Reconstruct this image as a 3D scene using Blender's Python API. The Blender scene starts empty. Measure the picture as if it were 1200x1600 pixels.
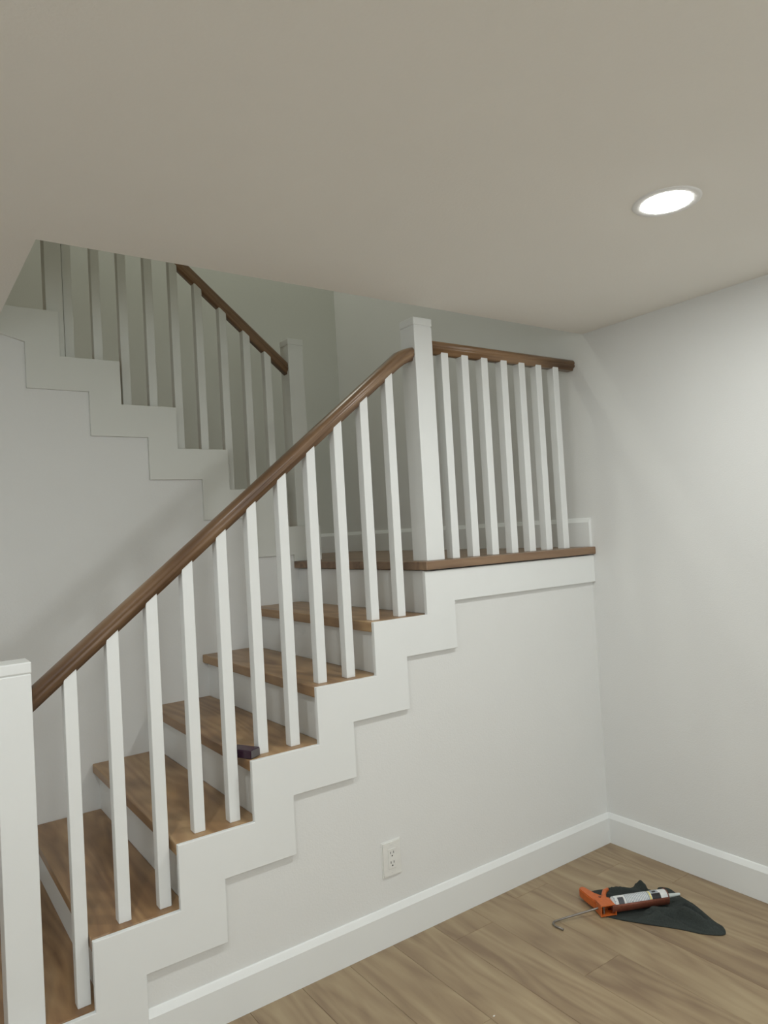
import bpy, bmesh, math, random
from mathutils import Matrix, Vector
random.seed(7)
S = bpy.context.scene
C = S.collection

# ------------------------------------------------------------------ camera
cam = bpy.data.cameras.new('camera'); co = bpy.data.objects.new('camera', cam); C.objects.link(co)
F = Vector((0.57762524, 0.8158115, 0.02829622)); R = Vector((0.81574737, -0.57560812, -0.05684653)); U = R.cross(F)
M = Matrix((R, U, -F)).transposed().to_4x4(); M.translation = Vector((-2.5861, -2.0702, 1.422))
co.matrix_world = M
cam.sensor_fit = 'HORIZONTAL'; cam.sensor_width = 36; cam.lens = 36 * 1113.8 / 1200
cam.clip_start = 0.02
S.camera = co

# ------------------------------------------------------------------ world, lights, exposure
CEIL = 2.258
XL_ = -4.7; YF_ = -4.3    # faces of the far left wall and of the wall behind the camera
LIGHT_SPOTS = [(-0.85, -1.0), (-2.56, -0.98), (-0.85, -3.1), (-2.56, -3.1)]
ROOM_WATTS = 9.2
UP_WATTS = 17
LEFT_FILL_WATTS = 0.8  # added fill lamp at the left wall
FRONT_FILL_WATTS = 14.0  # added fill lamp behind the camera
ROOM_COL = (0.965, 1.0, 0.985)
UP_COL = (0.98, 1.0, 0.88)
LEFT_FILL_COL = (0.82, 0.92, 1.0)
FRONT_FILL_COL = (0.90, 0.98, 1.0)
w = bpy.data.worlds.new('world'); S.world = w; w.use_nodes = True
w.node_tree.nodes['Background'].inputs[0].default_value = (0.5, 0.55, 0.6, 1)
w.node_tree.nodes['Background'].inputs[1].default_value = 0.05
S.view_settings.view_transform = 'Standard'; S.view_settings.look = 'None'
S.view_settings.gamma = 1; S.view_settings.use_curve_mapping = False
S.view_settings.exposure = -0.08

def area(name, loc, watts, size, col, rot=(0, 0, 0), shape='DISK', size_y=None):
    l = bpy.data.lights.new(name, 'AREA'); l.shape = shape; l.size = size
    if size_y: l.size_y = size_y
    l.energy = watts; l.color = col
    o = bpy.data.objects.new(name, l); C.objects.link(o); o.location = loc; o.rotation_euler = rot
    return o
for i, (x, y) in enumerate(LIGHT_SPOTS):
    area('downlight_beam', (x, y, CEIL - 0.013), ROOM_WATTS, 0.124, ROOM_COL)
area('upstairs_beam', (-1.25, 1.55, 4.90), UP_WATTS, 0.20, UP_COL)
# added fill lamps, set in two made-up windows out of view (left wall and the wall behind the camera)
FILL_WIN1 = (-3.1, -1.1, 0.85, 2.0)      # x0, x1, z0, z1 in the wall behind the camera
FILL_WIN2 = (-1.7, -0.5, 0.85, 2.0)      # y0, y1, z0, z1 in the left wall
area('window_fill', ((FILL_WIN1[0] + FILL_WIN1[1]) / 2, YF_ + 0.03, (FILL_WIN1[2] + FILL_WIN1[3]) / 2), FRONT_FILL_WATTS, FILL_WIN1[1] - FILL_WIN1[0] - 0.1, FRONT_FILL_COL, rot=(math.pi / 2, 0, 0), shape='RECTANGLE', size_y=1.05)
area('window_fill', (XL_ + 0.03, (FILL_WIN2[0] + FILL_WIN2[1]) / 2, (FILL_WIN2[2] + FILL_WIN2[3]) / 2), LEFT_FILL_WATTS, 1.05, LEFT_FILL_COL, rot=(0, -math.pi / 2, 0), shape='RECTANGLE', size_y=1.1)

# ------------------------------------------------------------------ materials
def nmat(name):
    m = bpy.data.materials.new(name); m.use_nodes = True
    n = m.node_tree.nodes; return m, n, m.node_tree.links, n['Principled BSDF']

def paint(name, col, rough=0.6, bump=0.0, scale=180, vary=0.006):
    m, n, l, b = nmat(name)
    geo = n.new('ShaderNodeNewGeometry')
    t = n.new('ShaderNodeTexNoise'); t.inputs['Scale'].default_value = 3.0; t.inputs['Detail'].default_value = 3
    l.new(geo.outputs['Position'], t.inputs['Vector'])
    r = n.new('ShaderNodeValToRGB'); r.color_ramp.elements[0].position = 0.35; r.color_ramp.elements[1].position = 0.65
    r.color_ramp.elements[0].color = tuple(c * (1 - vary) for c in col) + (1,)
    r.color_ramp.elements[1].color = tuple(min(1, c * (1 + vary)) for c in col) + (1,)
    l.new(t.outputs['Fac'], r.inputs['Fac']); l.new(r.outputs['Color'], b.inputs['Base Color'])
    b.inputs['Roughness'].default_value = rough
    if bump:
        t2 = n.new('ShaderNodeTexNoise'); t2.inputs['Scale'].default_value = scale; t2.inputs['Detail'].default_value = 2
        l.new(geo.outputs['Position'], t2.inputs['Vector'])
        bp = n.new('ShaderNodeBump'); bp.inputs['Strength'].default_value = bump; bp.inputs['Distance'].default_value = 0.002
        l.new(t2.outputs['Fac'], bp.inputs['Height']); l.new(bp.outputs['Normal'], b.inputs['Normal'])
    return m

def wood(name, dark, mid, light, axis, rough=0.45, stretch=14.0, scale=1.0, rnd=0.25, blotch=0.5, tilt=0.0):
    """procedural wood; grain runs along the given world axis"""
    m, n, l, b = nmat(name)
    geo = n.new('ShaderNodeNewGeometry'); info = n.new('ShaderNodeObjectInfo')
    # random offset for each board
    comb = n.new('ShaderNodeCombineXYZ')
    for k, f in enumerate((7.3, 31.0, 13.7)):
        mu = n.new('ShaderNodeMath'); mu.operation = 'MULTIPLY'; mu.inputs[1].default_value = f
        l.new(info.outputs['Random'], mu.inputs[0]); l.new(mu.outputs[0], comb.inputs[k])
    add = n.new('ShaderNodeVectorMath'); add.operation = 'ADD'
    rot = n.new('ShaderNodeVectorRotate'); rot.rotation_type = 'Y_AXIS'; rot.inputs['Angle'].default_value = tilt
    l.new(geo.outputs['Position'], rot.inputs['Vector'])
    l.new(rot.outputs[0], add.inputs[0]); l.new(comb.outputs[0], add.inputs[1])
    mp = n.new('ShaderNodeMapping'); sc = [stretch * scale] * 3; sc[axis] = 1.3 * scale
    mp.inputs['Scale'].default_value = sc; l.new(add.outputs[0], mp.inputs['Vector'])
    t1 = n.new('ShaderNodeTexNoise'); t1.inputs['Scale'].default_value = 1.0; t1.inputs['Detail'].default_value = 6
    t1.inputs['Roughness'].default_value = 0.55; t1.inputs['Distortion'].default_value = 0.9
    l.new(mp.outputs[0], t1.inputs['Vector'])
    # cathedral lines: contour bands of a slow noise
    mp2 = n.new('ShaderNodeMapping'); s2 = [5.5 * scale] * 3; s2[axis] = 0.9 * scale
    mp2.inputs['Scale'].default_value = s2; l.new(add.outputs[0], mp2.inputs['Vector'])
    t2 = n.new('ShaderNodeTexNoise'); t2.inputs['Scale'].default_value = 1.0; t2.inputs['Detail'].default_value = 1.5
    l.new(mp2.outputs[0], t2.inputs['Vector'])
    mm = n.new('ShaderNodeMath'); mm.operation = 'MULTIPLY'; mm.inputs[1].default_value = 22; l.new(t2.outputs['Fac'], mm.inputs[0])
    fr = n.new('ShaderNodeMath'); fr.operation = 'PINGPONG'; fr.inputs[1].default_value = 1.0; l.new(mm.outputs[0], fr.inputs[0])
    mx = n.new('ShaderNodeMix'); mx.data_type = 'FLOAT'; mx.inputs[0].default_value = 0.16
    l.new(t1.outputs['Fac'], mx.inputs[2]); l.new(fr.outputs[0], mx.inputs[3])
    # board to board shift and slow blotches
    mp3 = n.new('ShaderNodeMapping'); s3 = [6.0] * 3; s3[axis] = 2.0
    mp3.inputs['Scale'].default_value = s3; l.new(add.outputs[0], mp3.inputs['Vector'])
    t3 = n.new('ShaderNodeTexNoise'); t3.inputs['Scale'].default_value = 1.0; t3.inputs['Detail'].default_value = 2
    l.new(mp3.outputs[0], t3.inputs['Vector'])
    a = n.new('ShaderNodeMath'); a.operation = 'MULTIPLY_ADD'; a.inputs[1].default_value = blotch; l.new(t3.outputs['Fac'], a.inputs[0]); l.new(mx.outputs[0], a.inputs[2])
    bb = n.new('ShaderNodeMath'); bb.operation = 'MULTIPLY_ADD'; bb.inputs[1].default_value = rnd; l.new(info.outputs['Random'], bb.inputs[0]); l.new(a.outputs[0], bb.inputs[2])
    off = 0.5 + blotch * 0.5 + rnd * 0.5
    r = n.new('ShaderNodeValToRGB'); e = r.color_ramp.elements
    sub = n.new('ShaderNodeMath'); sub.operation = 'SUBTRACT'; sub.inputs[1].default_value = off - 0.5; l.new(bb.outputs[0], sub.inputs[0])
    e[0].position = 0.30; e[0].color = dark + (1,); e[1].position = 0.70; e[1].color = light + (1,)
    k = e.new(0.5); k.color = mid + (1,)
    l.new(sub.outputs[0], r.inputs['Fac']); l.new(r.outputs['Color'], b.inputs['Base Color'])
    b.inputs['Roughness'].default_value = rough
    bp = n.new('ShaderNodeBump'); bp.inputs['Strength'].default_value = 0.12; bp.inputs['Distance'].default_value = 0.001
    l.new(mx.outputs[0], bp.inputs['Height']); l.new(bp.outputs['Normal'], b.inputs['Normal'])
    return m

def plain(name, col, rough=0.5, metal=0.0, spec=0.5, nscale=60, namp=0.06):
    m, n, l, b = nmat(name)
    tc = n.new('ShaderNodeTexCoord'); t = n.new('ShaderNodeTexNoise'); t.inputs['Scale'].default_value = nscale
    l.new(tc.outputs['Object'], t.inputs['Vector'])
    r = n.new('ShaderNodeValToRGB')
    r.color_ramp.elements[0].color = tuple(c * (1 - namp) for c in col) + (1,)
    r.color_ramp.elements[1].color = tuple(min(1, c * (1 + namp)) for c in col) + (1,)
    l.new(t.outputs['Fac'], r.inputs['Fac']); l.new(r.outputs['Color'], b.inputs['Base Color'])
    b.inputs['Roughness'].default_value = rough; b.inputs['Metallic'].default_value = metal
    b.inputs['Specular IOR Level'].default_value = spec
    return m

def emit(name, col, s):
    m, n, l, b = nmat(name)
    b.inputs['Base Color'].default_value = (0.8, 0.8, 0.8, 1)
    b.inputs['Emission Color'].default_value = col + (1,); b.inputs['Emission Strength'].default_value = s
    return m

WALL = paint('wall_paint', (0.765, 0.77, 0.755), 0.75, 0.25)
CEILM = paint('ceiling_paint', (0.88, 0.86, 0.81), 0.85, 0.25, 120)
TRIM = paint('trim_paint', (0.81, 0.825, 0.815), 0.38, 0.03, 60, 0.01)
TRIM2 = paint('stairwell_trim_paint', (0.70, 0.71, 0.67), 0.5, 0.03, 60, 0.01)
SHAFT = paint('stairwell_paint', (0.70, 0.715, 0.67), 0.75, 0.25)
FLOORM = wood('vinyl_plank', (0.232, 0.158, 0.095), (0.322, 0.236, 0.141), (0.395, 0.305, 0.186), 1, 0.42, 14, 1.0, 0.09, 0.55)
TREADM = wood('tread_wood', (0.205, 0.108, 0.048), (0.325, 0.190, 0.088), (0.43, 0.275, 0.138), 1, 0.34, 9, 1.0, 0.10, 0.6)
NOSEM = wood('landing_wood', (0.15, 0.088, 0.050), (0.235, 0.148, 0.088), (0.31, 0.20, 0.12), 0, 0.36, 14, 1.0, 0.06, 0.4)
RAILM = wood('rail_wood', (0.12, 0.062, 0.030), (0.215, 0.122, 0.060), (0.35, 0.215, 0.115), 0, 0.30, 26, 0.8, 0.05, 0.35)
RAILM1 = wood('rail_wood_rising', (0.11, 0.058, 0.030), (0.20, 0.118, 0.064), (0.33, 0.215, 0.125), 0, 0.30, 26, 0.8, 0.05, 0.35, tilt=math.atan(0.8045))
RAILM3 = wood('rail_wood_falling', (0.11, 0.058, 0.030), (0.20, 0.118, 0.064), (0.33, 0.215, 0.125), 0, 0.30, 26, 0.8, 0.05, 0.35, tilt=-math.atan(0.832))
BASE = plain('underlay', (0.03, 0.022, 0.016), 0.9)
PLASTIC = plain('outlet_plastic', (0.78, 0.78, 0.75), 0.3)
SLOT = plain('slot_dark', (0.03, 0.03, 0.03), 0.6)
ORANGE = plain('orange_metal', (0.56, 0.125, 0.022), 0.4, 0, 0.5, 90, 0.2)
RUSTY = plain('worn_orange_metal', (0.20, 0.062, 0.035), 0.45, 0.2, 0.5, 120, 0.35)
STEEL = plain('rod_steel', (0.23, 0.21, 0.19), 0.35, 0.7)
CLOTHM = plain('dark_cloth', (0.040, 0.047, 0.044), 0.9, 0, 0.2, 220, 0.35)
TUBEM = plain('tube_white', (0.80, 0.81, 0.80), 0.35)
GREYP = plain('label_grey', (0.36, 0.40, 0.44), 0.4, 0, 0.5, 300, 0.25)
DARKP = plain('label_dark', (0.06, 0.06, 0.07), 0.4)
BLACKP = plain('label_black', (0.012, 0.012, 0.014), 0.4)
YELLOWP = plain('label_yellow', (0.72, 0.62, 0.15), 0.4)
NOZZLE = plain('nozzle_plastic', (0.62, 0.68, 0.66), 0.35)
PURPLE = plain('purple_wrap', (0.030, 0.007, 0.022), 0.2)
GREYEND = plain('grey_end', (0.115, 0.105, 0.11), 0.5)
DIFF = emit('light_diffuser', (1.0, 0.99, 0.96), 30.0)
RINGM = paint('light_trim', (0.85, 0.85, 0.84), 0.4, 0, 60, 0.01)
FILL_PANE = emit('fill_glow_pane', (0.9, 0.96, 1.0), 1.5)  # glowing pane of the windows added for fill light
CRUMB = plain('plaster_crumb', (0.8, 0.78, 0.74), 0.7)

# ------------------------------------------------------------------ helpers
def link(name, bm, mat, parent=None, smooth=False, label=None):
    bmesh.ops.recalc_face_normals(bm, faces=bm.faces)
    me = bpy.data.meshes.new(name); bm.to_mesh(me); bm.free()
    if smooth:
        for p in me.polygons: p.use_smooth = True
    me.materials.append(mat)
    o = bpy.data.objects.new(name, me); C.objects.link(o)
    if parent: o.parent = parent
    if label: o['label'] = label
    return o

def struct(o): o['kind'] = 'structure'; return o

def thing(name, label, cat, loc=(0, 0, 0), rz=0, group=None):
    o = bpy.data.objects.new(name, None); C.objects.link(o); o.location = loc; o.rotation_euler = (0, 0, rz)
    o['label'] = label; o['category'] = cat
    if group: o['group'] = group
    o.empty_display_size = 0.1
    return o

def box(x0, x1, y0, y1, z0, z1, bev=0.0, bm=None):
    own = bm is None
    if own: bm = bmesh.new()
    v = [bm.verts.new((x, y, z)) for x in (x0, x1) for y in (y0, y1) for z in (z0, z1)]
    fs = [(0, 1, 3, 2), (4, 6, 7, 5), (0, 4, 5, 1), (2, 3, 7, 6), (0, 2, 6, 4), (1, 5, 7, 3)]
    for f in fs: bm.faces.new([v[i] for i in f])
    if bev and own:
        bmesh.ops.bevel(bm, geom=bm.edges[:], offset=bev, segments=2, affect='EDGES', profile=0.5)
    return bm

def prism_xz(poly, y0, y1, bev=0.0, bm=None):
    own = bm is None
    if own: bm = bmesh.new()
    a = [bm.verts.new((x, y0, z)) for x, z in poly]; b = [bm.verts.new((x, y1, z)) for x, z in poly]
    n = len(poly)
    bm.faces.new(a); bm.faces.new(b[::-1])
    for i in range(n): bm.faces.new((a[i], b[i], b[(i + 1) % n], a[(i + 1) % n]))
    if bev:
        bmesh.ops.recalc_face_normals(bm, faces=bm.faces)
        bmesh.ops.bevel(bm, geom=bm.edges[:], offset=bev, segments=1, affect='EDGES')
    return bm

def sweep(profile, path, bm=None):
    """profile: list of (side, up); path: list of (x, y, z); sections stay vertical planes (ends plumb)"""
    if bm is None: bm = bmesh.new()
    rings = []
    for i, p in enumerate(path):
        p = Vector(p)
        d = Vector(path[min(i + 1, len(path) - 1)]) - Vector(path[max(i - 1, 0)])
        dh = Vector((d.x, d.y, 0)); h = dh.length or 1e-6; dh.normalize()
        side = Vector((-dh.y, dh.x, 0)); vs = math.sqrt(1 + (d.z / h) ** 2)
        rings.append([bm.verts.new(p + side * s + Vector((0, 0, u * vs))) for s, u in profile])
    n = len(profile)
    for a, b in zip(rings, rings[1:]):
        for i in range(n): bm.faces.new((a[i], a[(i + 1) % n], b[(i + 1) % n], b[i]))
    bm.faces.new(rings[0]); bm.faces.new(rings[-1][::-1])
    return bm

def tube(pts, rad, seg=10, bm=None, cap=True):
    if bm is None: bm = bmesh.new()
    if not isinstance(rad, (list, tuple)): rad = [rad] * len(pts)
    pts = [Vector(p) for p in pts]; rings = []
    ref = Vector((0, 0, 1))
    for i, p in enumerate(pts):
        d = (pts[min(i + 1, len(pts) - 1)] - pts[max(i - 1, 0)]).normalized()
        r_ = ref if abs(d.dot(ref)) < 0.95 else Vector((1, 0, 0))
        a = d.cross(r_).normalized(); b = d.cross(a)
        rings.append([bm.verts.new(p + (a * math.cos(t) + b * math.sin(t)) * rad[i]) for t in [2 * math.pi * k / seg for k in range(seg)]])
    for a, b in zip(rings, rings[1:]):
        for i in range(seg): bm.faces.new((a[i], a[(i + 1) % seg], b[(i + 1) % seg], b[i]))
    if cap: bm.faces.new(rings[0]); bm.faces.new(rings[-1][::-1])
    return bm

def lathe(prof, seg=40, bm=None, c=(0, 0, 0)):
    if bm is None: bm = bmesh.new()
    rings = [[bm.verts.new((c[0] + r * math.cos(2 * math.pi * k / seg), c[1] + r * math.sin(2 * math.pi * k / seg), c[2] + z)) for k in range(seg)] for r, z in prof]
    for a, b in zip(rings, rings[1:]):
        for i in range(seg): bm.faces.new((a[i], a[(i + 1) % seg], b[(i + 1) % seg], b[i]))
    return bm, rings

# ------------------------------------------------------------------ main dimensions
XW = 0.012            # face of the right wall
YW = 0.014            # face of the wall below the lower flight
YI = 1.015            # face of the wall beside the lower flight
YB = 2.05             # back wall of the stairwell
XL = XL_; YF = YF_
H = 0.185; RUN = 0.2403; L = 0.953
X1 = lambda i: -L - (6 - i) * RUN        # nosing of level i (1..6)
Z1 = lambda i: (i + 1) * H
LAND = 1.305
X2 = lambda j: -0.8018 - (j - 1) * 0.2336
Z2 = lambda j: 1.2921 + j * 0.1831
UPF = Z2(7)           # upper floor
HX = -2.222; HY = -0.016   # edges of the ceiling opening
TOP = 4.95

# ------------------------------------------------------------------ room shell
fl = struct(link('floor', box(XL - 0.1, XW + 0.1, YF - 0.1, YB + 0.1, -0.08, -0.012), BASE))
struct(link('wall_right', box(XW, XW + 0.12, YF, YB + 0.12, -0.02, TOP), WALL))
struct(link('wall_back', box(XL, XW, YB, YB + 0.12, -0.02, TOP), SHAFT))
struct(link('wall_left', box(XL - 0.12, XL, YF, YB + 0.12, -0.02, TOP), WALL))
struct(link('wall_front', box(XL - 0.12, XW + 0.12, YF - 0.12, YF, -0.02, CEIL + 0.2), WALL))
# understair wall: stepped top tucked behind the stringer
poly = [(XW, 0.0), (XW, LAND - 0.06), (-L + 0.06, LAND - 0.06)]
for i in range(5, 0, -1):
    poly += [(X1(i + 1) + 0.06, Z1(i) - 0.06), (X1(i) + 0.06, Z1(i) - 0.06)]
poly += [(X1(1) + 0.06, 0.0)]
struct(link('wall_understair', prism_xz(poly, YW, YW + 0.06), WALL))
# inner wall beside the lower flight, stepped top behind the upper stringer
poly = [(-L + 0.03, 0.0), (-L + 0.03, Z2(1) - 0.1), (X2(2) - 0.06, Z2(1) - 0.1)]
for j in range(2, 7):
    poly += [(X2(j) - 0.06, Z2(j) - 0.06), (X2(j + 1) - 0.06, Z2(j) - 0.06)]
poly += [(X2(7) - 0.06, CEIL), (XL, CEIL), (XL, 0.0)]
# keep the z of the last step below the ceiling slab's top
struct(link('wall_inner', prism_xz(poly, YI, YI + 0.09), WALL))
# ceiling with the stair opening (two slabs, the floor above is their top)
bm = box(XL - 0.1, XW, YF - 0.1, HY, CEIL, UPF - 0.02)
box(XL - 0.1, HX, HY, YB, CEIL, UPF - 0.02, bm=bm)
struct(link('ceiling', bm, CEILM))
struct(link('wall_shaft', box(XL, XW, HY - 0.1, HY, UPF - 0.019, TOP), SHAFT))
struct(link('ceiling_upstairs', box(XL - 0.1, XW + 0.1, HY - 0.1, YB + 0.1, TOP, TOP + 0.1), CEILM))

# made-up windows around the fill lamps: frame, muntins and pane on the wall faces
def fill_window(name, ax, fixed, a0, a1, z0, z1, inward):
    def b(p0, p1, q0, q1, d0, d1):
        lo, hi = sorted((fixed + inward * d0, fixed + inward * d1))
        return box(p0, p1, lo, hi, q0, q1) if ax == 'y' else box(lo, hi, p0, p1, q0, q1)
    t = 0.07
    fr = struct(link(name, b(a0 - t, a1 + t, z1, z1 + t, 0.0, 0.02), TRIM))
    link('sill', b(a0 - t - 0.02, a1 + t + 0.02, z0 - 0.03, z0, 0.0, 0.07), TRIM, fr)
    link('jamb', b(a0 - t, a0, z0, z1, 0.0, 0.02), TRIM, fr); link('jamb', b(a1, a1 + t, z0, z1, 0.0, 0.02), TRIM, fr)
    link('muntin', b((a0 + a1) / 2 - 0.015, (a0 + a1) / 2 + 0.015, z0, z1, 0.034, 0.045), TRIM, fr)
    link('pane', b(a0, a1, z0, z1, 0.002, 0.008), FILL_PANE, fr)
fill_window('fill_window_1', 'y', YF, FILL_WIN1[0], FILL_WIN1[1], FILL_WIN1[2], FILL_WIN1[3], 1)
fill_window('fill_window_2', 'x', XL, FILL_WIN2[0], FILL_WIN2[1], FILL_WIN2[2], FILL_WIN2[3], 1)

# planks of the floor: children of the floor, shared mesh
PW = 0.178; PL = 1.22
def plank_bm(wd, ln, th=0.0118):
    bm = box(0.0004, wd - 0.0004, 0.0004, ln - 0.0004, -th, 0.0)
    top = [e for e in bm.edges if all(abs(v.co.z) < 1e-6 for v in e.verts)]
    bmesh.ops.bevel(bm, geom=top, offset=0.0008, segments=1, affect='EDGES')
    return bm
base_mesh = None
col0 = -0.830
k0 = int(math.floor((XL - col0) / PW)); k1 = int(math.ceil((XW - 0.004 - col0) / PW))
for k in range(k0, k1):
    x = col0 + k * PW
    jo = {0: -0.53, -1: -0.12, 1: -1.28, -2: -0.95, 2: -0.30}.get(k, -random.random() * PL)
    y = jo
    while y > YF: y -= PL
    while y < YW:
        x1 = min(x + PW, XW); x0 = max(x, XL); y0 = max(y, YF); y1 = min(y + PL, YW)
        full = (x1 - x0 > PW - 1e-4) and (y1 - y0 > PL - 1e-4)
        if y1 - y0 > 0.03 and x1 - x0 > 0.01:
            if full and base_mesh:
                o = bpy.data.objects.new('plank', base_mesh); C.objects.link(o); o.parent = fl
            else:
                o = link('plank', plank_bm(x1 - x0, y1 - y0), FLOORM, fl)
                if full: base_mesh = o.data
            o.location = (x0, y0, 0)
        y += PL

# baseboards
def base_profile(h, t=0.016):
    return [(0, 0.0005), (t, 0.0005), (t, h - 0.020), (t * 0.35, h - 0.002), (t * 0.2, h), (0, h)]
def baseboard(name, p0, p1, h, z0=0.0):
    # the board's back runs from p0 to p1, its body lies on the left of that direction
    bm = sweep(base_profile(h), [(p0[0], p0[1], z0), (p1[0], p1[1], z0)])
    return struct(link(name, bm, TRIM))
baseboard('baseboard_right', (XW, YF), (XW, YW), 0.128)
baseboard('baseboard_understair', (XW, YW), (X1(1) + 0.137, YW), 0.128)
baseboard('baseboard_landing_right', (XW, 0.004), (XW, YB), 0.130, LAND)
baseboard('baseboard_landing_back', (XW, YB), (-0.80, YB), 0.130, LAND)
baseboard('baseboard_left', (XL, YI), (XL, YF), 0.128)
baseboard('baseboard_front', (XL, YF), (XW, YF), 0.128)
baseboard('baseboard_inner', (-3.30, YI), (XL, YI), 0.128)

# ------------------------------------------------------------------ lower staircase
st = thing('staircase', 'lower staircase with brown wooden treads, white risers and a stepped white stringer', 'staircase', (0, 0, 0))
TH = 0.036
def tread(x0, x1, y0, y1, z, mat, parent, name='tread', th=TH, left_round=True):
    bm = box(x0, x1, y0, y1, z - th, z, 0.004)
    return link(name, bm, mat, parent)
YT = 0.0165
# stringer
PX0 = -3.30
poly = [(PX0, Z1(0)), (X1(1), Z1(0))]
for i in range(1, 6): poly += [(X1(i), Z1(i)), (X1(i + 1), Z1(i))]
poly += [(X1(6), LAND - TH - 0.001), (XW, LAND - TH - 0.001), (XW, Z1(6) - 0.146), (-L + 0.137, Z1(6) - 0.146)]
for i in range(5, 0, -1): poly += [(X1(i + 1) + 0.137, Z1(i) - 0.139), (X1(i) + 0.137, Z1(i) - 0.139)]
poly += [(X1(1) + 0.137, 0.001), (PX0, 0.001)]
link('stringer', prism_xz(poly, -0.002, YT - 0.003, 0.0012), TRIM, st)
# platform step at the bottom
tread(PX0, X1(1) + 0.03, YT, YI, Z1(0), TREADM, st)
link('riser', box(PX0 + 0.02, PX0 + 0.038, YT, YI, 0.001, Z1(0) - TH), TRIM, st)
for i in range(1, 6):
    tread(X1(i), X1(i + 1) + 0.026, YT, YI, Z1(i), TREADM, st)
    link('riser', box(X1(i) + 0.024, X1(i) + 0.042, YT, YI, Z1(i - 1), Z1(i) - TH), TRIM, st)
link('riser', box(X1(6) + 0.024, X1(6) + 0.042, YT, YI, Z1(5), LAND - TH), TRIM, st)
# landing: nosing board along the front and boards behind it
def landing_board(x0, x1, y0, y1):
    return link('landing_board', box(x0, x1, y0, y1, LAND - TH, LAND, 0.0012), NOSEM, st)
link('landing_nosing', box(-L, XW, -0.014, 0.135, LAND - TH + 0.004, LAND, 0.003), NOSEM, st)
link('landing_nosing', box(-L, -L + 0.09, 0.1355, YI, LAND - TH + 0.004, LAND, 0.003), NOSEM, st)
y = 0.1355
while y < YB:
    y1 = min(y + PW, YB)
    landing_board((-L + 0.0905) if y1 < YI + 0.09 else -0.90, XW, y, y1 - 0.0004); y += PW

# ------------------------------------------------------------------ upper staircase
su = thing('staircase', 'upper staircase beyond the landing, climbing left with a shaded stepped stringer', 'staircase', (0, 0, 0))
A2 = 0.128; B2 = 0.137; YS = 1.003
poly = [(X2(1), LAND), (X2(1), Z2(1))]
for j in range(1, 7): poly += [(X2(j + 1), Z2(j)), (X2(j + 1), Z2(j + 1))]
poly += [(HX + 0.001, UPF), (HX + 0.001, Z2(6) - B2 + 0.034), (X2(6) - A2 - 0.012, Z2(6) - B2)]
for j in range(5, 0, -1): poly += [(X2(j + 1) - A2, Z2(j) - B2), ] + ([(X2(j) - A2, Z2(j) - B2)] if j > 1 else [])
# insert the vertical steps of the lower edge
low = [(HX + 0.001, UPF), (HX + 0.001, Z2(6) - B2 + 0.034), (X2(6) - A2, Z2(6) - B2)]
for j in range(5, 0, -1):
    low += [(X2(j + 1) - A2, Z2(j) - B2)]
    if j > 1: low += [(X2(j) - A2, Z2(j) - B2)]
top = [(X2(1), LAND), (X2(1), Z2(1))]
for j in range(1, 7): top += [(X2(j + 1), Z2(j)), (X2(j + 1), Z2(j + 1))]
low += [(-L - 0.001, Z2(1) - B2), (-L - 0.001, LAND + 0.001)]
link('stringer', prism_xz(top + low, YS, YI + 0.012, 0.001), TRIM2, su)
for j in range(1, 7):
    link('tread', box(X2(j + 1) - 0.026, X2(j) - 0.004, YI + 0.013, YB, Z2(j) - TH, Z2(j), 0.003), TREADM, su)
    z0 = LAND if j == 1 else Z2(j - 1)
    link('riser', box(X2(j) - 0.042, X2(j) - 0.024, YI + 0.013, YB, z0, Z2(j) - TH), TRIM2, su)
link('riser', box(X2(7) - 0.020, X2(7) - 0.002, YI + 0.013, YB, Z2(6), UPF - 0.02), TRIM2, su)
struct(link('floor_upstairs', box(XL, X2(7) - 0.022, HY, YB, UPF - 0.018, UPF), TREADM))

# ------------------------------------------------------------------ railings
RHALF = [(0.0165, 0.0), (0.0195, 0.009), (0.027, 0.014), (0.0295, 0.019), (0.0295, 0.0225), (0.0265, 0.026), (0.0285, 0.029), (0.0295, 0.034), (0.027, 0.041), (0.019, 0.047), (0.007, 0.0500)]
RPROF = [(-a_, b_) for a_, b_ in RHALF] + [(a_, b_) for a_, b_ in reversed(RHALF)]
def newel(parent, x0, x1, y0, y1, z0, z1, mat=None):
    TRIM_ = mat or TRIM
    cap = 0.030
    n = link('newel_post', box(x0, x1, y0, y1, z0, z1 - cap - 0.003, 0.002), TRIM_, parent)
    # recessed joint and cap
    bm = box(x0 + 0.002, x1 - 0.002, y0 + 0.002, y1 - 0.002, z1 - cap - 0.006, z1 - cap + 0.003)
    e = 0.0015
    b2 = box(x0 - e, x1 + e, y0 - e, y1 + e, z1 - cap, z1, 0.0035)
    me = bpy.data.meshes.new('t'); b2.to_mesh(me); b2.free(); bm.from_mesh(me); bpy.data.meshes.remove(me)
    c = link('newel_cap', bm, TRIM_, n)
    return n
def baluster(parent, x, y, w_, zb, ztl, ztr, mat=None):
    bm = prism_xz([(x, zb), (x + w_, zb), (x + w_, ztr), (x, ztl)], y, y + w_, 0.0014)
    return link('baluster', bm, mat or TRIM, parent)

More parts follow.
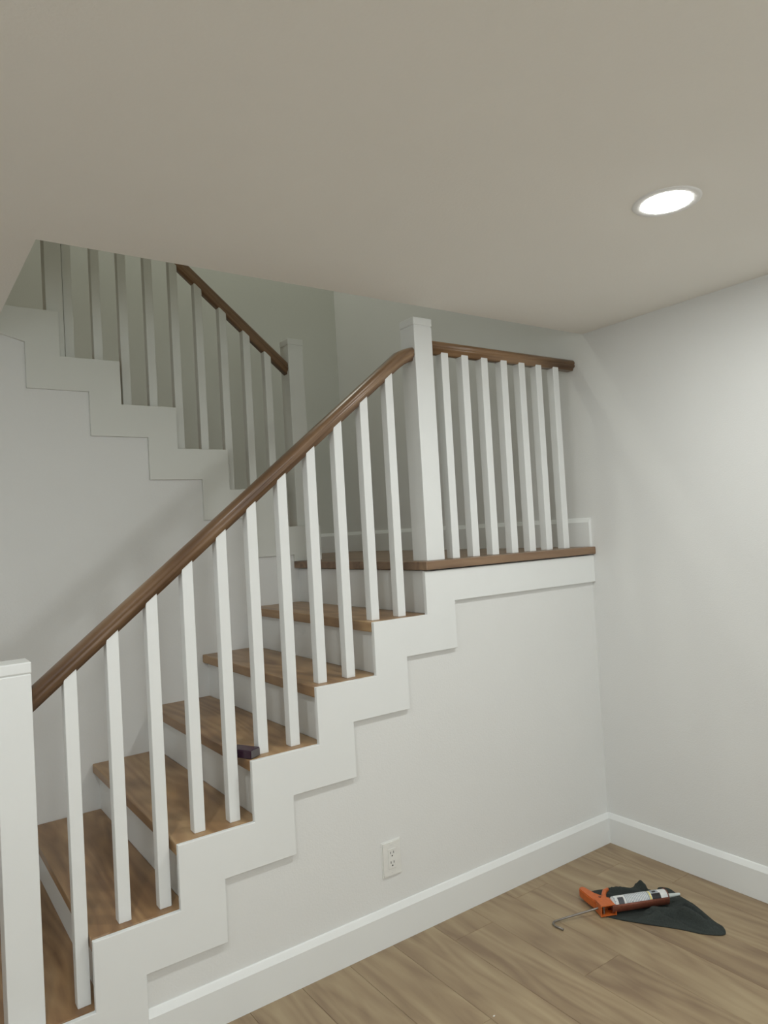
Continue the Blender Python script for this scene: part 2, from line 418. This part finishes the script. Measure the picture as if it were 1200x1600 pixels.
# lower flight
r1 = thing('stair_railing', 'long sloping white baluster railing with brown handrail on the lower staircase', 'railing', (-2.27, 0.07, Z1(0)))
def rel(o):  # parts are built in world space; shift them under a placed empty
    for ch in o.children: ch.matrix_parent_inverse = Matrix.Translation(-Vector(o.location))
newel(r1, -2.358, -2.271, 0.030, 0.117, Z1(0) + 0.0, 1.133)
newel(r1, -0.913, -0.826, 0.030, 0.117, LAND, 2.233)
b1 = lambda x: 1.0665 + 0.8045 * (x + 2.181)
YC = 0.0640
link('handrail', sweep(RPROF, [(-2.272, YC, b1(-2.272)), (-0.985, YC, b1(-0.985)), (-0.955, YC, b1(-0.955) - 0.004), (-0.930, YC, b1(-0.93) - 0.012), (-0.912, YC, b1(-0.912) - 0.020)]), RAILM1, r1, True)
bw = 0.0345
xs = [(-2.190, 0), (-2.074, 1), (-1.959, 1), (-1.847, 2), (-1.734, 2), (-1.627, 3), (-1.513, 3), (-1.398, 4), (-1.284, 4), (-1.168, 5), (-1.050, 5)]
for x, lv in xs: baluster(r1, x, 0.0455, bw, Z1(lv), b1(x) + 0.012, b1(x + bw) + 0.012)
rel(r1)

# landing railing
r2 = thing('landing_railing', 'short level railing with seven white balusters on the landing edge', 'railing', (-0.41, 0.07, LAND))
RB = 2.107
link('handrail', sweep(RPROF, [(-0.8255, YC, RB), (0.0100, YC, RB)]), RAILM, r2, True)
lxs = [-0.7715, -0.6655, -0.559, -0.4475, -0.341, -0.2365, -0.1265]
for x in lxs: baluster(r2, x, 0.0455, 0.0365, LAND, RB + 0.010, RB + 0.010)
rel(r2)

# upper flight
r3 = thing('stair_railing', 'shaded railing of the upper staircase, dark brown handrail sloping down to a post', 'railing', (-0.86, 1.08, Z2(1)))
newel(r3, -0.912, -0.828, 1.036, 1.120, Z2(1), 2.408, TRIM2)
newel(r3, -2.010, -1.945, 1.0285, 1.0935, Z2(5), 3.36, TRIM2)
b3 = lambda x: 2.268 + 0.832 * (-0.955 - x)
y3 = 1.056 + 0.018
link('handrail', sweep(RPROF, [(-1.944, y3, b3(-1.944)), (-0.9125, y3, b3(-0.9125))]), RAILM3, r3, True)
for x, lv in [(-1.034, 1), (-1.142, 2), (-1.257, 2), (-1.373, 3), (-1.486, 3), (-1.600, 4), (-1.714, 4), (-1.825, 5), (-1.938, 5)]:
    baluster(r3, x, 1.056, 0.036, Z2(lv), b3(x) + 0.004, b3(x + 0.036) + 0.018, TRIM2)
rel(r3)

# ------------------------------------------------------------------ recessed lights
LAB = ['glowing round recessed light in the ceiling above the right side of the room',
       'round recessed light just outside the top left corner of the view',
       'round recessed light in the ceiling behind the camera on the right',
       'round recessed light in the ceiling behind the camera on the left']
for i, (x, y) in enumerate(LIGHT_SPOTS):
    t = thing('recessed_light', LAB[i], 'light', (x, y, CEIL), group='recessed lights in the room ceiling')
    bm, _ = lathe([(0.088, 0.0), (0.087, -0.002), (0.083, -0.0032), (0.072, -0.0034), (0.067, -0.0030), (0.0645, -0.0025), (0.0645, 0.0)], 48)
    link('trim_ring', bm, RINGM, t, True)
    bm, rg = lathe([(0.0005, -0.0110), (0.020, -0.0106), (0.040, -0.0090), (0.055, -0.0065), (0.064, -0.0030), (0.064, -0.001), (0.0005, -0.001)], 40)
    link('diffuser', bm, DIFF, t)
t = thing('ceiling_light', 'round light on the high ceiling over the stairwell, out of view', 'light', (-1.25, 1.55, TOP))
bm, _ = lathe([(0.13, 0.0), (0.13, -0.02), (0.11, -0.035), (0.104, -0.035), (0.104, -0.02)], 40)
link('trim_ring', bm, RINGM, t, True)

# ------------------------------------------------------------------ outlet
t = thing('wall_outlet', 'white electrical outlet with a rectangular plate on the wall below the stairs', 'outlet', (-1.1645, YW, 0.286))
bm = box(-0.0405, 0.0405, -0.0062, 0.0, -0.0605, 0.0605)
bmesh.ops.bevel(bm, geom=[e for e in bm.edges if all(v.co.y < -0.005 for v in e.verts)], offset=0.004, segments=2, affect='EDGES')
link('cover_plate', bm, PLASTIC, t)
rc = link('receptacle', box(-0.0165, 0.0165, -0.0080, -0.0055, -0.0335, 0.0335, 0.0008), PLASTIC, t)
for zc in (0.0165, -0.0165):
    for dx in (-0.0064, 0.0064):
        link('slot', box(dx - 0.0010, dx + 0.0010, -0.0084, -0.0079, zc + 0.001, zc + 0.0085), SLOT, rc)
    link('slot', tube([(0, -0.0079, zc - 0.0065), (0, -0.0084, zc - 0.0065)], 0.0026, 12), SLOT, rc)
for zc in (0.048, -0.048):
    link('screw', tube([(0, -0.0060, zc), (0, -0.0072, zc)], 0.0030, 14), PLASTIC, t)

# ------------------------------------------------------------------ small purple box on the fourth step
bx = thing('small_box', 'small dark purple box with a grey end lying on a stair tread against a baluster', 'box', (-1.667, 0.0165, Z1(3)), math.radians(27))
bm = box(0.0, 0.046, 0.001, 0.090, 0.0005, 0.0275, 0.0025)
link('wrapper', bm, PURPLE, bx)
link('end_face', box(0.0025, 0.0435, -0.0012, 0.002, 0.0028, 0.0252, 0.0004), GREYEND, bx, label='matt grey end of the box')

# ------------------------------------------------------------------ dark cloth on the floor
outline = [(-0.425, -0.217), (-0.353, -0.242), (-0.274, -0.3), (-0.231, -0.292), (-0.217, -0.311), (-0.251, -0.36), (-0.22, -0.374), (-0.19, -0.368),
           (-0.172, -0.398), (-0.188, -0.448), (-0.207, -0.523), (-0.254, -0.624), (-0.267, -0.666), (-0.305, -0.69), (-0.351, -0.645),
           (-0.386, -0.573), (-0.43, -0.503), (-0.452, -0.467), (-0.489, -0.401), (-0.503, -0.343), (-0.461, -0.267)]
RIDGES = [((-0.399, -0.39), (-0.300, -0.650), 0.016, 0.010), ((-0.398, -0.455), (-0.357, -0.626), 0.012, 0.008), ((-0.227, -0.433), (-0.260, -0.621), 0.012, 0.009),
          ((-0.496, -0.38), (-0.412, -0.541), 0.010, 0.009), ((-0.37, -0.255), (-0.301, -0.361), 0.014, 0.010), ((-0.240, -0.319), (-0.270, -0.389), 0.012, 0.009),
          ((-0.455, -0.262), (-0.400, -0.292), 0.010, 0.010), ((-0.253, -0.502), (-0.298, -0.672), 0.014, 0.009), ((-0.208, -0.394), (-0.245, -0.509), 0.010, 0.009),
          ((-0.340, -0.50), (-0.318, -0.660), 0.014, 0.007), ((-0.440, -0.46), (-0.300, -0.560), 0.008, 0.007)]
def cloth():
    from mathutils.noise import noise
    # densify outline
    P = []
    n = len(outline)
    for i in range(n):
        a = Vector(outline[i] + (0,)); b = Vector(outline[(i + 1) % n] + (0,))
        pa = Vector(outline[i - 1] + (0,)); nb = Vector(outline[(i + 2) % n] + (0,))
        for k in range(8):
            s = k / 8
            # catmull-rom, tension softened
            q = 0.5 * ((2 * a) + (-pa + b) * s + (2 * pa - 5 * a + 4 * b - nb) * s * s + (-pa + 3 * a - 3 * b + nb) * s ** 3)
            P.append(q)
    c = Vector((-0.33, -0.43, 0))
    bm = bmesh.new(); rings = []
    K = 34
    def hgt(x, y, t):
        e = min(1.0, (1 - t) * 4.5)
        u = Vector((x, y, 0)) - c
        th = math.atan2(u.y, u.x); r = u.length
        h = 0.0045 + e * (0.004 + 0.003 * noise(Vector((x * 22, y * 22, 3.0))))
        wob = 0.007 * noise(Vector((x * 18, y * 18, 9.0)))
        for (ax_, ay_), (bx_, by_), hh, ww in RIDGES:
            dx, dy = bx_ - ax_, by_ - ay_; L2 = dx * dx + dy * dy
            s_ = max(0.0, min(1.0, ((x - ax_) * dx + (y - ay_) * dy) / L2))
            q_ = math.hypot(x - ax_ - dx * s_, y - ay_ - dy * s_) + wob
            h += e * 1.7 * hh * math.exp(-(q_ / ww) ** 2) * (0.45 + 0.55 * math.sin(math.pi * (0.15 + 0.7 * s_)))
        # the knotted corner at the back
        d = (Vector((x, y, 0)) - Vector((-0.235, -0.308, 0))).length
        h += e * 0.020 * math.exp(-(d / 0.022) ** 2)
        # lies flat below the tool
        ax = Vector((-0.47, -0.352, 0)); ay = Vector((-0.24, -0.47, 0)); dd = (ay - ax).normalized()
        v = Vector((x, y, 0)) - ax; s = v.dot(dd); q = abs((v - dd * s).length)
        if -0.12 < s < (ay - ax).length + 0.05: h = 0.0035 + (h - 0.0035) * min(1, max(0, q - 0.030) / 0.025)
        return max(h, 0.0035)
    for k in range(1, K + 1):
        t = k / K
        ring = []
        for q in P:
            x = c.x + (q.x - c.x) * t; y = c.y + (q.y - c.y) * t
            ring.append(bm.verts.new((x, y, hgt(x, y, t))))
        rings.append(ring)
    cv = bm.verts.new((c.x, c.y, hgt(c.x, c.y, 0)))
    m = len(P)
    for i in range(m): bm.faces.new((cv, rings[0][i], rings[0][(i + 1) % m]))
    for a, b in zip(rings, rings[1:]):
        for i in range(m): bm.faces.new((a[i], b[i], b[(i + 1) % m], a[(i + 1) % m]))
    skirt = [bm.verts.new((v.co.x, v.co.y, 0.0008)) for v in rings[-1]]
    for i in range(m): bm.faces.new((rings[-1][i], skirt[i], skirt[(i + 1) % m], rings[-1][(i + 1) % m]))
    bm.faces.new(skirt[::-1])
    return bm
o = link('cloth', cloth(), CLOTHM, None, True); o['label'] = 'crumpled dark grey cloth lying on the wood floor under the caulking gun'; o['category'] = 'cloth'

# ------------------------------------------------------------------ caulking gun, lying on its side
ang = math.atan2(-0.110, 0.225)
g = thing('caulking_gun', 'orange caulking gun with a steel rod lying on its side on the dark cloth', 'tool', (-0.505, -0.345, 0.0), ang)
TZ = 0.0335   # axis height of the tube
def channel(u0, u1, r, th, a0, a1, n=10):
    bm = bmesh.new(); outer = []; inner = []
    for u in (u0, u1):
        outer.append([bm.verts.new((u, math.cos(a0 + (a1 - a0) * k / n) * r, TZ + math.sin(a0 + (a1 - a0) * k / n) * r)) for k in range(n + 1)])
        inner.append([bm.verts.new((u, math.cos(a0 + (a1 - a0) * k / n) * (r - th), TZ + math.sin(a0 + (a1 - a0) * k / n) * (r - th))) for k in range(n + 1)])
    for k in range(n):
        bm.faces.new((outer[0][k], outer[0][k + 1], outer[1][k + 1], outer[1][k]))
        bm.faces.new((inner[0][k + 1], inner[0][k], inner[1][k], inner[1][k + 1]))
        for s in (0, 1): bm.faces.new((outer[s][k], inner[s][k], inner[s][k + 1], outer[s][k + 1]))
    for k in (0, n): bm.faces.new((outer[0][k], outer[1][k], inner[1][k], inner[0][k]))
    return bm
U0 = 0.035; U1 = 0.252
link('cradle', channel(U0 - 0.004, U1, 0.0275, 0.0015, math.radians(160), math.radians(305)), RUSTY, g, True, label='worn reddish cradle of the gun')
# front plate with slot for the nozzle
bm = bmesh.new()
def plate(bm, u, t_, r, slot):
    n = 28; pts = []
    for k in range(n):
        a = math.radians(100) + math.radians(340) * k / (n - 1)
        pts.append((math.cos(a) * r, math.sin(a) * r))
    pts += [(slot * math.cos(math.radians(80)) + 0.0, slot), (0.0, -slot * 0.2), (-slot, slot)]
    a = [bm.verts.new((u, p[0], TZ + p[1])) for p in pts]; b = [bm.verts.new((u + t_, p[0], TZ + p[1])) for p in pts]
    bm.faces.new(a); bm.faces.new(b[::-1])
    for i in range(len(pts)): bm.faces.new((a[i], b[i], b[(i + 1) % len(pts)], a[(i + 1) % len(pts)]))
plate(bm, U1 - 0.002, 0.002, 0.0275, 0.009)
link('front_plate', bm, RUSTY, g)
# body: folded sheet, open towards the viewer
bm = bmesh.new()
box(-0.012, 0.046, -0.022, 0.030, 0.040, 0.043, bm=bm)
box(-0.012, 0.046, -0.022, 0.030, 0.006, 0.009, bm=bm)
box(-0.013, -0.010, -0.024, 0.030, 0.006, 0.043, bm=bm)
box(0.043, 0.046, -0.024, 0.030, 0.006, 0.043, bm=bm)
box(-0.012, 0.046, 0.020, 0.024, 0.008, 0.041, bm=bm)
bd = link('body', bm, ORANGE, g)
link('spring', tube([(0.004, -0.010, 0.010), (0.004, -0.010, 0.040)], 0.0035, 10), STEEL, bd)
# fixed handle: tapering folded sheet
def tapered(pts, zlo, zhi, bev=0.003):
    bm = bmesh.new()
    a = [bm.verts.new((p[0], p[1], zlo)) for p in pts]; b = [bm.verts.new((p[0], p[1], zhi)) for p in pts]
    n = len(pts); bm.faces.new(a[::-1]); bm.faces.new(b)
    for i in range(n): bm.faces.new((a[i], a[(i + 1) % n], b[(i + 1) % n], b[i]))
    bmesh.ops.recalc_face_normals(bm, faces=bm.faces)
    bmesh.ops.bevel(bm, geom=bm.edges[:], offset=bev, segments=2, affect='EDGES')
    return bm
hd = link('handle', tapered([(-0.014, 0.018), (0.046, 0.018), (0.034, 0.046), (0.012, 0.078), (-0.004, 0.125), (-0.012, 0.134), (-0.026, 0.130), (-0.030, 0.118), (-0.024, 0.070)], 0.010, 0.041), ORANGE, g, False)
link('rivet', tube([(0.016, 0.044, 0.0405), (0.016, 0.044, 0.0425)], 0.005, 12), RUSTY, hd)
# trigger: curved lever
pts = [(0.030, 0.030, 0.026), (0.037, 0.052, 0.027), (0.047, 0.078, 0.028), (0.062, 0.100, 0.028), (0.080, 0.112, 0.028)]
link('trigger', tube(pts, [0.009, 0.0095, 0.009, 0.0085, 0.006], 10), ORANGE, g, True)
# plunger rod with hooked end
rod = [(0.045, 0.0, TZ), (-0.012, 0.0, 0.027), (-0.09, -0.001, 0.017), (-0.175, -0.004, 0.0070), (-0.186, -0.007, 0.0060), (-0.192, -0.016, 0.0055), (-0.190, -0.032, 0.0050), (-0.172, -0.058, 0.0045)]
link('plunger_rod', tube(rod, 0.0036, 10), STEEL, g, True)

# caulk cartridge in the cradle
ct = thing('caulk_tube', 'white caulk cartridge with a printed label and pale nozzle, held in the orange gun', 'tube', (-0.505, -0.345, TZ), ang)
CR = 0.0245
bm, rg = lathe([(0.0005, 0), (CR - 0.002, 0), (CR - 0.002, 0.004), (CR, 0.004), (CR, 0.206), (CR - 0.0006, 0.2065), (0.0005, 0.2065)], 36)
RT = Matrix.Rotation(math.radians(90), 4, 'Y')
bmesh.ops.transform(bm, matrix=Matrix.Translation((0.043, 0, 0)) @ RT, verts=bm.verts)
tb = link('cartridge', bm, TUBEM, ct, True)
def patch(u0, u1, a0, a1, mat, lift=0.0003, n=8):
    """curved print on the cartridge; angle 0 = +v side, 90 = up, 180 = towards -v"""
    bm = bmesh.new(); r = CR + lift; rows = []
    for u in (u0, u1):
        rows.append([bm.verts.new((u, math.cos(math.radians(a0 + (a1 - a0) * k / n)) * r, math.sin(math.radians(a0 + (a1 - a0) * k / n)) * r)) for k in range(n + 1)])
    for k in range(n): bm.faces.new((rows[0][k], rows[0][k + 1], rows[1][k + 1], rows[1][k]))
    return link('label_print', bm, mat, tb)
patch(0.0435, 0.050, 20, 250, GREYP)
patch(0.058, 0.080, 105, 165, DARKP)
patch(0.088, 0.180, 40, 188, GREYP, 0.0003, 14)
for k in range(14):   # rows of small unreadable print
    u = 0.092 + k * 0.0060
    patch(u, u + 0.0022, 52 + 14 * random.random(), 150 + 30 * random.random(), TUBEM, 0.0006, 10)
patch(0.180, 0.186, 40, 195, YELLOWP)
patch(0.188, 0.222, 115, 190, BLACKP, 0.0004)
patch(0.188, 0.218, 50, 112, GREYP, 0.0004)
patch(0.195, 0.209, 88, 108, BLACKP, 0.0008)
patch(0.0640, 0.0720, 175, 200, DARKP, 0.0004); patch(0.0760, 0.0900, 182, 200, DARKP, 0.0004)
bm, rg = lathe([(0.0005, 0), (0.011, 0), (0.011, 0.006), (0.0075, 0.008), (0.0048, 0.056), (0.0042, 0.058), (0.0005, 0.058)], 20)
bmesh.ops.transform(bm, matrix=Matrix.Translation((0.2495, 0, 0)) @ RT, verts=bm.verts)
link('nozzle', bm, NOZZLE, ct, True, label='pale translucent cone nozzle')

# ------------------------------------------------------------------ crumb on the floor
bm = bmesh.new(); bmesh.ops.create_icosphere(bm, subdivisions=1, radius=0.0035)
for v in bm.verts: v.co = Vector((v.co.x * 1.3, v.co.y * 0.8, v.co.z * 0.5 + 0.0016)) * (0.85 + 0.3 * random.random())
o = link('plaster_crumb', bm, CRUMB); o.location = (-1.173, -0.483, 0.0); o['label'] = 'tiny white crumb of plaster on the wood floor near the bottom edge'; o['category'] = 'crumb'
